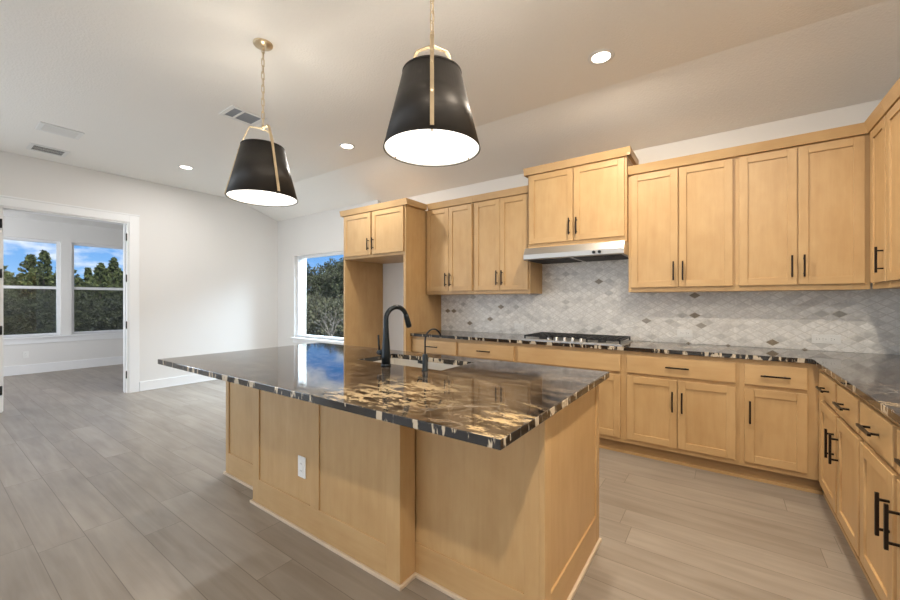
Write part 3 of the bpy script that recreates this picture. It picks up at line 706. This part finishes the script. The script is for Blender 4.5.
# ------------------------------------------------------------------ pendants
def pendant(label, x, y, rot):
    t = thing('pendant_light', label, 'lamp', (0, 0, 0), 0, None)
    zb, zt, rb, rt = 1.995, 2.345, .222, .134
    MB().lathe([(rt, zt), (rb, zb), (rb - .004, zb), (rt - .004, zt - .002)], 0, 0, 64, close=True).build('shade', shade_m, t, local=True)
    MB().lathe([(rt - .0045, zt - .004), (rb - .0045, zb + .001), (rb - .0055, zb + .001), (rt - .0055, zt - .004)], 0, 0, 64, close=True).build('lining', shade_in, t, local=True)
    MB().lathe([(rt + .0005, zt - .006), (rt + .003, zt - .006), (rt + .003, zt + .002), (rt - .006, zt + .002), (rt - .006, zt - .002)], 0, 0, 64).build('top_rim', shade_m, t, local=True)
    MB().lathe([(.0005, zb + .006), (rb - .006, zb + .006), (rb - .006, zb + .011), (.0005, zb + .011)], 0, 0, 48).build('diffuser', diff_m, t, local=True)
    zt2 = zt + .128
    for k in range(3):
        a = rot + k*2*PI/3; ca, sa = math.cos(a), math.sin(a); hw = .0085
        prof = [(.0, zt2), (.012, zt2), (.076, zt2), (.087, zt2 - .010), (rt + .004, zt - .01), (rb + .0045, zb + .012)]
        vs = []; fs = []
        for (r, z) in prof:
            for s_ in (-hw, hw):
                for d_ in (0, .004): vs.append((ca*(r + d_) - sa*s_, sa*(r + d_) + ca*s_, z + (d_ if r < rt*.6 else 0)))
        for i in range(len(prof) - 1):
            b0 = i*4; b1 = b0 + 4
            fs += [(b0, b1, b1+1, b0+1), (b0+2, b0+3, b1+3, b1+2), (b0, b0+2, b1+2, b1), (b0+1, b1+1, b1+3, b0+3)]
        n_ = len(prof)*4 - 4; fs += [(0, 1, 3, 2), (n_, n_+2, n_+3, n_+1)]
        st = MB().add(vs, fs).build('strap', brass_m, t, local=True)
        MB().tube([(ca*(rb - .018), sa*(rb - .018), zb - .001), (ca*(rb - .018), sa*(rb - .018), zb + .012)], .004, 10).build('screw', brass_m, st, local=True)
        for fr in (.1, .5, .95):
            r = rt + (rb - rt)*fr + .009; z = zt - (zt - zb)*fr
            MB().tube([(ca*(r - .004), sa*(r - .004), z), (ca*(r + .001), sa*(r + .001), z)], .0035, 8).build('rivet', brass_m, st, local=True)
    MB().tube([(0, 0, zt2 - .01), (0, 0, zt2 + .02)], .009, 14).build('stem', brass_m, t, local=True)
    # chain
    ch = MB(); z = zt2 + .018; k = 0; hl = .0275
    while z < ZC - .035:
        pts = []
        for j in range(14):
            a = 2*PI*j/14; lx = .010*math.cos(a); lz = (hl - .010)*(1 if math.sin(a) > 0 else -1)*(1 if abs(math.sin(a)) > .05 else 0) + .010*math.sin(a)
            pts.append((lx, 0, lz) if k % 2 == 0 else (0, lx, lz))
        ch.tube([(p[0], p[1], z + hl + p[2]) for p in pts], 0.0022, 6, closed=True)
        z += 2*hl - .010; k += 1
    ch.build('chain', brass_m, t, local=True)
    MB().tube([(.002, .002, zt2 + .01), (.003, 0, ZC - .02)], .0016, 6).build('cord', brass_m, t, local=True)
    MB().lathe([(.0005, ZC - .024), (.012, ZC - .024), (.058, ZC - .012), (.062, ZC - .006), (.062, ZC)], 0, 0, 40).build('canopy', brass_m, t, local=True)
    MB().lathe([(.0005, ZC - .045), (.009, ZC - .042), (.010, ZC - .022)], 0, 0, 20).build('canopy_nut', brass_m, t, local=True)
    for o in list(t.children): pass
    t.location = (x, y, 0)
    d = bpy.data.lights.new('pendant_bulb', 'POINT'); d.energy = 8; d.color = (1, .92, .80); d.shadow_soft_size = .05
    l = bpy.data.objects.new('pendant_bulb', d); C.objects.link(l); l.location = (x, y, 2.27)
    return t
pendant('black cone pendant with brass straps, larger and nearer, over the island sink', -1.093, 1.396, math.radians(-52))
pendant('black cone pendant with brass straps over the left end of the island', -2.554, 1.396, math.radians(-5))

# ------------------------------------------------------------------ recessed lights and vents
def recessed(label, x, y, power, col):
    t = thing('recessed_light', label, 'ceiling light', (x, y, ZC))
    MB().lathe([(.062, -.001), (.066, -.006), (.088, -.004), (.090, 0)], 0, 0, 36).build('trim_ring', vent_m, t, local=True)
    MB().lathe([(.0005, -.002), (.062, -.002)], 0, 0, 36).build('lens', lamp_m, t, local=True)
    d = bpy.data.lights.new('downlight', 'AREA'); d.shape = 'DISK'; d.size = .13; d.energy = power; d.color = col
    o = bpy.data.objects.new('downlight', d); C.objects.link(o); o.location = (x, y, ZC - .012)
    return t
recessed('bright round recessed ceiling light above the cooktop side of the kitchen', -.713, 2.875, 30, WARM)
recessed('round recessed ceiling light between the two pendants in the photo', -3.461, 2.865, 20, (1, .94, .86))
recessed('small far recessed ceiling light near the left wall', -5.728, 2.10, 16, (1, .96, .92))
recessed('added unseen recessed fill light over the floor behind the camera', .25, -.5, 50, WARM)  # added out of view so floor bounce lifts the ceiling
recessed('added unseen recessed fill light over the aisle right of the island', .30, 1.5, 38, WARM)  # extra lamp added above the frame to warm floor and ceiling

def vent(label, x, y, w, d, style):
    t = thing('ceiling_vent', label, 'vent', (x, y, ZC), 0)
    f = .035; m_ = MB(); zb = -.008
    m_.box(-w/2, w/2, -d/2, -d/2 + f, zb, 0).box(-w/2, w/2, d/2 - f, d/2, zb, 0).box(-w/2, -w/2 + f, -d/2 + f, d/2 - f, zb, 0).box(w/2 - f, w/2, -d/2 + f, d/2 - f, zb, 0)
    m_.build('frame', vent_m, t, .002, local=True)
    if style == 'light':
        MB().box(-w/2 + f, w/2 - f, -d/2 + f, d/2 - f, -.003, -.001).build('damper', vent_grey, t, 0, local=True)
        sl = MB(); n = 7
        for k in range(n):
            xx = -w/2 + f + .012 + (w - 2*f - .024)*k/(n - 1)
            sl.add([(xx - .010, -d/2 + f, -.009), (xx + .008, -d/2 + f, -.002), (xx + .008, d/2 - f, -.002), (xx - .010, d/2 - f, -.009),
                    (xx - .010, -d/2 + f, -.011), (xx + .008, -d/2 + f, -.004), (xx + .008, d/2 - f, -.004), (xx - .010, d/2 - f, -.011)],
                   [(3,2,1,0),(4,5,6,7),(0,1,5,4),(1,2,6,5),(2,3,7,6),(3,0,4,7)])
        sl.build('slats', vent_m, t, 0, local=True)
    elif style == 'dark':
        MB().box(-w/2 + f, w/2 - f, -d/2 + f, d/2 - f, -.003, -.001).build('damper', vent_dark, t, 0, local=True)
        sl = MB()
        for k in range(5):
            xx = -w/2 + f + (w - 2*f)*(k + .5)/5
            sl.box(xx - (.006 if k == 2 else .002), xx + (.006 if k == 2 else .002), -d/2 + f, d/2 - f, -.007, -.003)
        sl.build('slats', vent_m, t, 0, local=True)
    else:
        MB().box(-w/2 + f, w/2 - f, -d/2 + f, d/2 - f, -.003, -.001).build('filter', vent_grey, t, 0, local=True)
        MB().box(-w/2 + f, w/2 - f, -d*.16, -d*.16 + .018, -.008, -.003).build('divider', vent_m, t, 0, local=True)
    return t
vent('white slatted ceiling vent, the paler of the pair near the left wall', -5.555, .90, .27, .32, 'light')
vent('ceiling vent with dark slots closest to the left wall', -6.38, .935, .28, .32, 'dark')
vent('two-panel grey ceiling vent behind the chain of the left pendant', -3.70, 1.83, .27, .32, 'filter')

# ------------------------------------------------------------------ trees outside
def leaf_mesh(shape, n, seed, h=5.0, r=1.6):
    rnd = random.Random(seed); vs = []; fs = []; clumps = []
    if shape == 'cone':
        leaders = [(0, 0, h, r)] + [(r*.75*math.cos(a), r*.75*math.sin(a), h*(.62 + .25*rnd.random()), r*.62) for a in (.3, 1.5, 2.7, 3.9, 5.1)]
        for lx, ly, lh, lr in leaders:
            for i in range(n // 6):
                t_ = (i + rnd.random())/(n // 6); a = i*2.4 + rnd.random()
                ln = lr*(1 - t_)**.85*(.45 + .75*rnd.random()) + .03
                for q in (.45, .8, 1.05):
                    clumps.append((lx + ln*q*math.cos(a), ly + ln*q*math.sin(a), .25 + t_*(lh - .25) + ln*q*.45, .07 + .13*(1 - t_)*(1.3 - q)/.8, 9))
    else:
        for i in range(n*2):
            a = rnd.random()*2*PI; u = max(-1, min(1, rnd.random()*1.9 - .9)); q = math.sqrt(max(0, 1 - u*u)); k = .66 + .50*rnd.random()
            clumps.append((r*k*q*math.cos(a), r*k*q*math.sin(a), h*.52 + h*.46*u*k, .24, 26))
    for cx, cy, cz, cr, m_ in clumps:
        for j in range(m_):
            d = Vector((rnd.gauss(0, 1), rnd.gauss(0, 1), rnd.gauss(0, 1))).normalized()*cr*rnd.random()**.5
            p = Vector((cx, cy, cz)) + d
            a = Vector((rnd.gauss(0, 1), rnd.gauss(0, 1), rnd.gauss(0, 1) + (1.2 if shape == 'cone' else 0))).normalized(); b = a.orthogonal().normalized()
            b = Matrix.Rotation(rnd.random()*6.28, 3, a) @ b
            l = (.08 + .08*rnd.random())*(1 if shape == 'cone' else .65); w = (.04 + .03*rnd.random())*(1 if shape == 'cone' else .7)
            o = len(vs); vs += [p - a*l, p + b*w, p + a*l, p - b*w]; fs.append((o, o+1, o+2, o+3))
    return vs, fs
def tree_proto(shape, n, seed, h, r, fm):
    vs, fs = leaf_mesh(shape, n, seed, h, r)
    t = thing('tree', '', 'tree', (0, 0, -.25))
    MB().add(vs, fs).build('foliage', fm, t, 0, local=True)
    rnd = random.Random(seed); tr = MB().tube([(0, 0, -.1), (.04, .02, h*.35), (0, .05, h*.8)], [.12, .08, .02], 8)
    for k in range(14):
        a = rnd.random()*6.28; z = h*(.12 + .6*rnd.random()); l = r*.8*(1 - z/h*.6)
        tr.tube([(0, 0, z), (l*.5*math.cos(a), l*.5*math.sin(a), z + .15*l), (l*math.cos(a), l*math.sin(a), z + .45*l)], [.04, .025, .008], 5)
    tr.build('trunk', bark_m, t, 0, local=True)
    return t
protos = [tree_proto('cone', 480, 3, 5.3, 1.35, fol_a), tree_proto('cone', 480, 11, 5.6, 1.15, fol_a), tree_proto('round', 300, 5, 4.2, 1.9, fol_b), tree_proto('round', 200, 8, 2.2, 1.5, fol_c)]
used = set()
def put(pi, x, y, s, rz, label, group, sz=None):
    if pi in used: o = dup(protos[pi], (x, y, -1.25), label, rz)
    else: o = protos[pi]; o.location = (x, y, -1.25); o.rotation_euler = (0, 0, rz); used.add(pi)
    o['label'] = label; o['group'] = group; o.scale = (s, s, sz or s); return o
rnd = random.Random(21)
# beyond the study windows (towards -X)
GA = 'cedars beyond the far-room windows'; GB = 'bushes under the cedars'; GC = 'oaks beyond the window by the refrigerator'
for i, (x, y, s) in enumerate(((-30, 2.0, .90), (-31, 4.4, .98), (-30, 6.6, .92), (-31, 8.9, 1.05), (-35, 3.0, 1.0), (-35, 6.0, 1.02), (-36, 8.6, 1.05), (-36, 11.5, 1.1), (-31, -.4, .98), (-30.5, 11.4, 1.0), (-40, 5.0, 1.12), (-41, 9.8, 1.12), (-40, 1.0, 1.1))):
    put(i % 2, x, y, s*1.15, rnd.random()*6, 'tall dark green cedar standing among others beyond the far-room windows', GA, s*.97)
for i, (x, y, s) in enumerate(((-26, 1.6, .78), (-26.5, 4.5, .76), (-26, 7.2, .80), (-26.5, 10.2, .82))):
    put(2, x, y, s*1.1, rnd.random()*6, 'low rounded green bush in front of the cedars beyond the far-room windows', GB, s*.92)
for i, (x, y, s) in enumerate(((-21, 18.2, 1.25), (-17.4, 17.2, 1.42), (-24.5, 16.5, 1.2), (-26.5, 21.5, 1.4), (-20, 22.5, 1.6))):
    put(2, x, y, s, rnd.random()*6, 'rounded dark oak growing beyond the window by the refrigerator', GC)
for i, (x, y, s) in enumerate(((-17.5, 12.6, 1.2), (-14.5, 12.9, 1.2), (-20.5, 13.8, 1.2))):
    put(3, x, y, s, rnd.random()*6, 'low grey-green scrub bush below the oaks beyond the window by the refrigerator', 'scrub below the oaks')
# pale bare sapling in front of the oaks
bt = MB(); rb = random.Random(4)
def branch(p, d, l, r, dep):
    q = p + d*l; mid = p + d*l*.5 + Vector((rb.gauss(0, .03), rb.gauss(0, .03), 0))*l
    bt.tube([p, mid, q], [r, r*.8, r*.6], 5, cap=False)
    if dep:
        for k in range(3): branch(p + (q - p)*(.45 + .27*k), (d + Vector((rb.gauss(0, .5), rb.gauss(0, .5), rb.gauss(.1, .3)))).normalized(), l*.62, r*.55, dep - 1)
branch(Vector((-12.4, 9.6, -1.28)), Vector((-.1, 0, 1)).normalized(), 1.3, .03, 4)
o = bt.build('bare_sapling', barewood_m, None, 0, loc=(-12.4, 9.6, -1.28))
tag(o, 'pale leafless sapling outside the window by the refrigerator', 'tree')
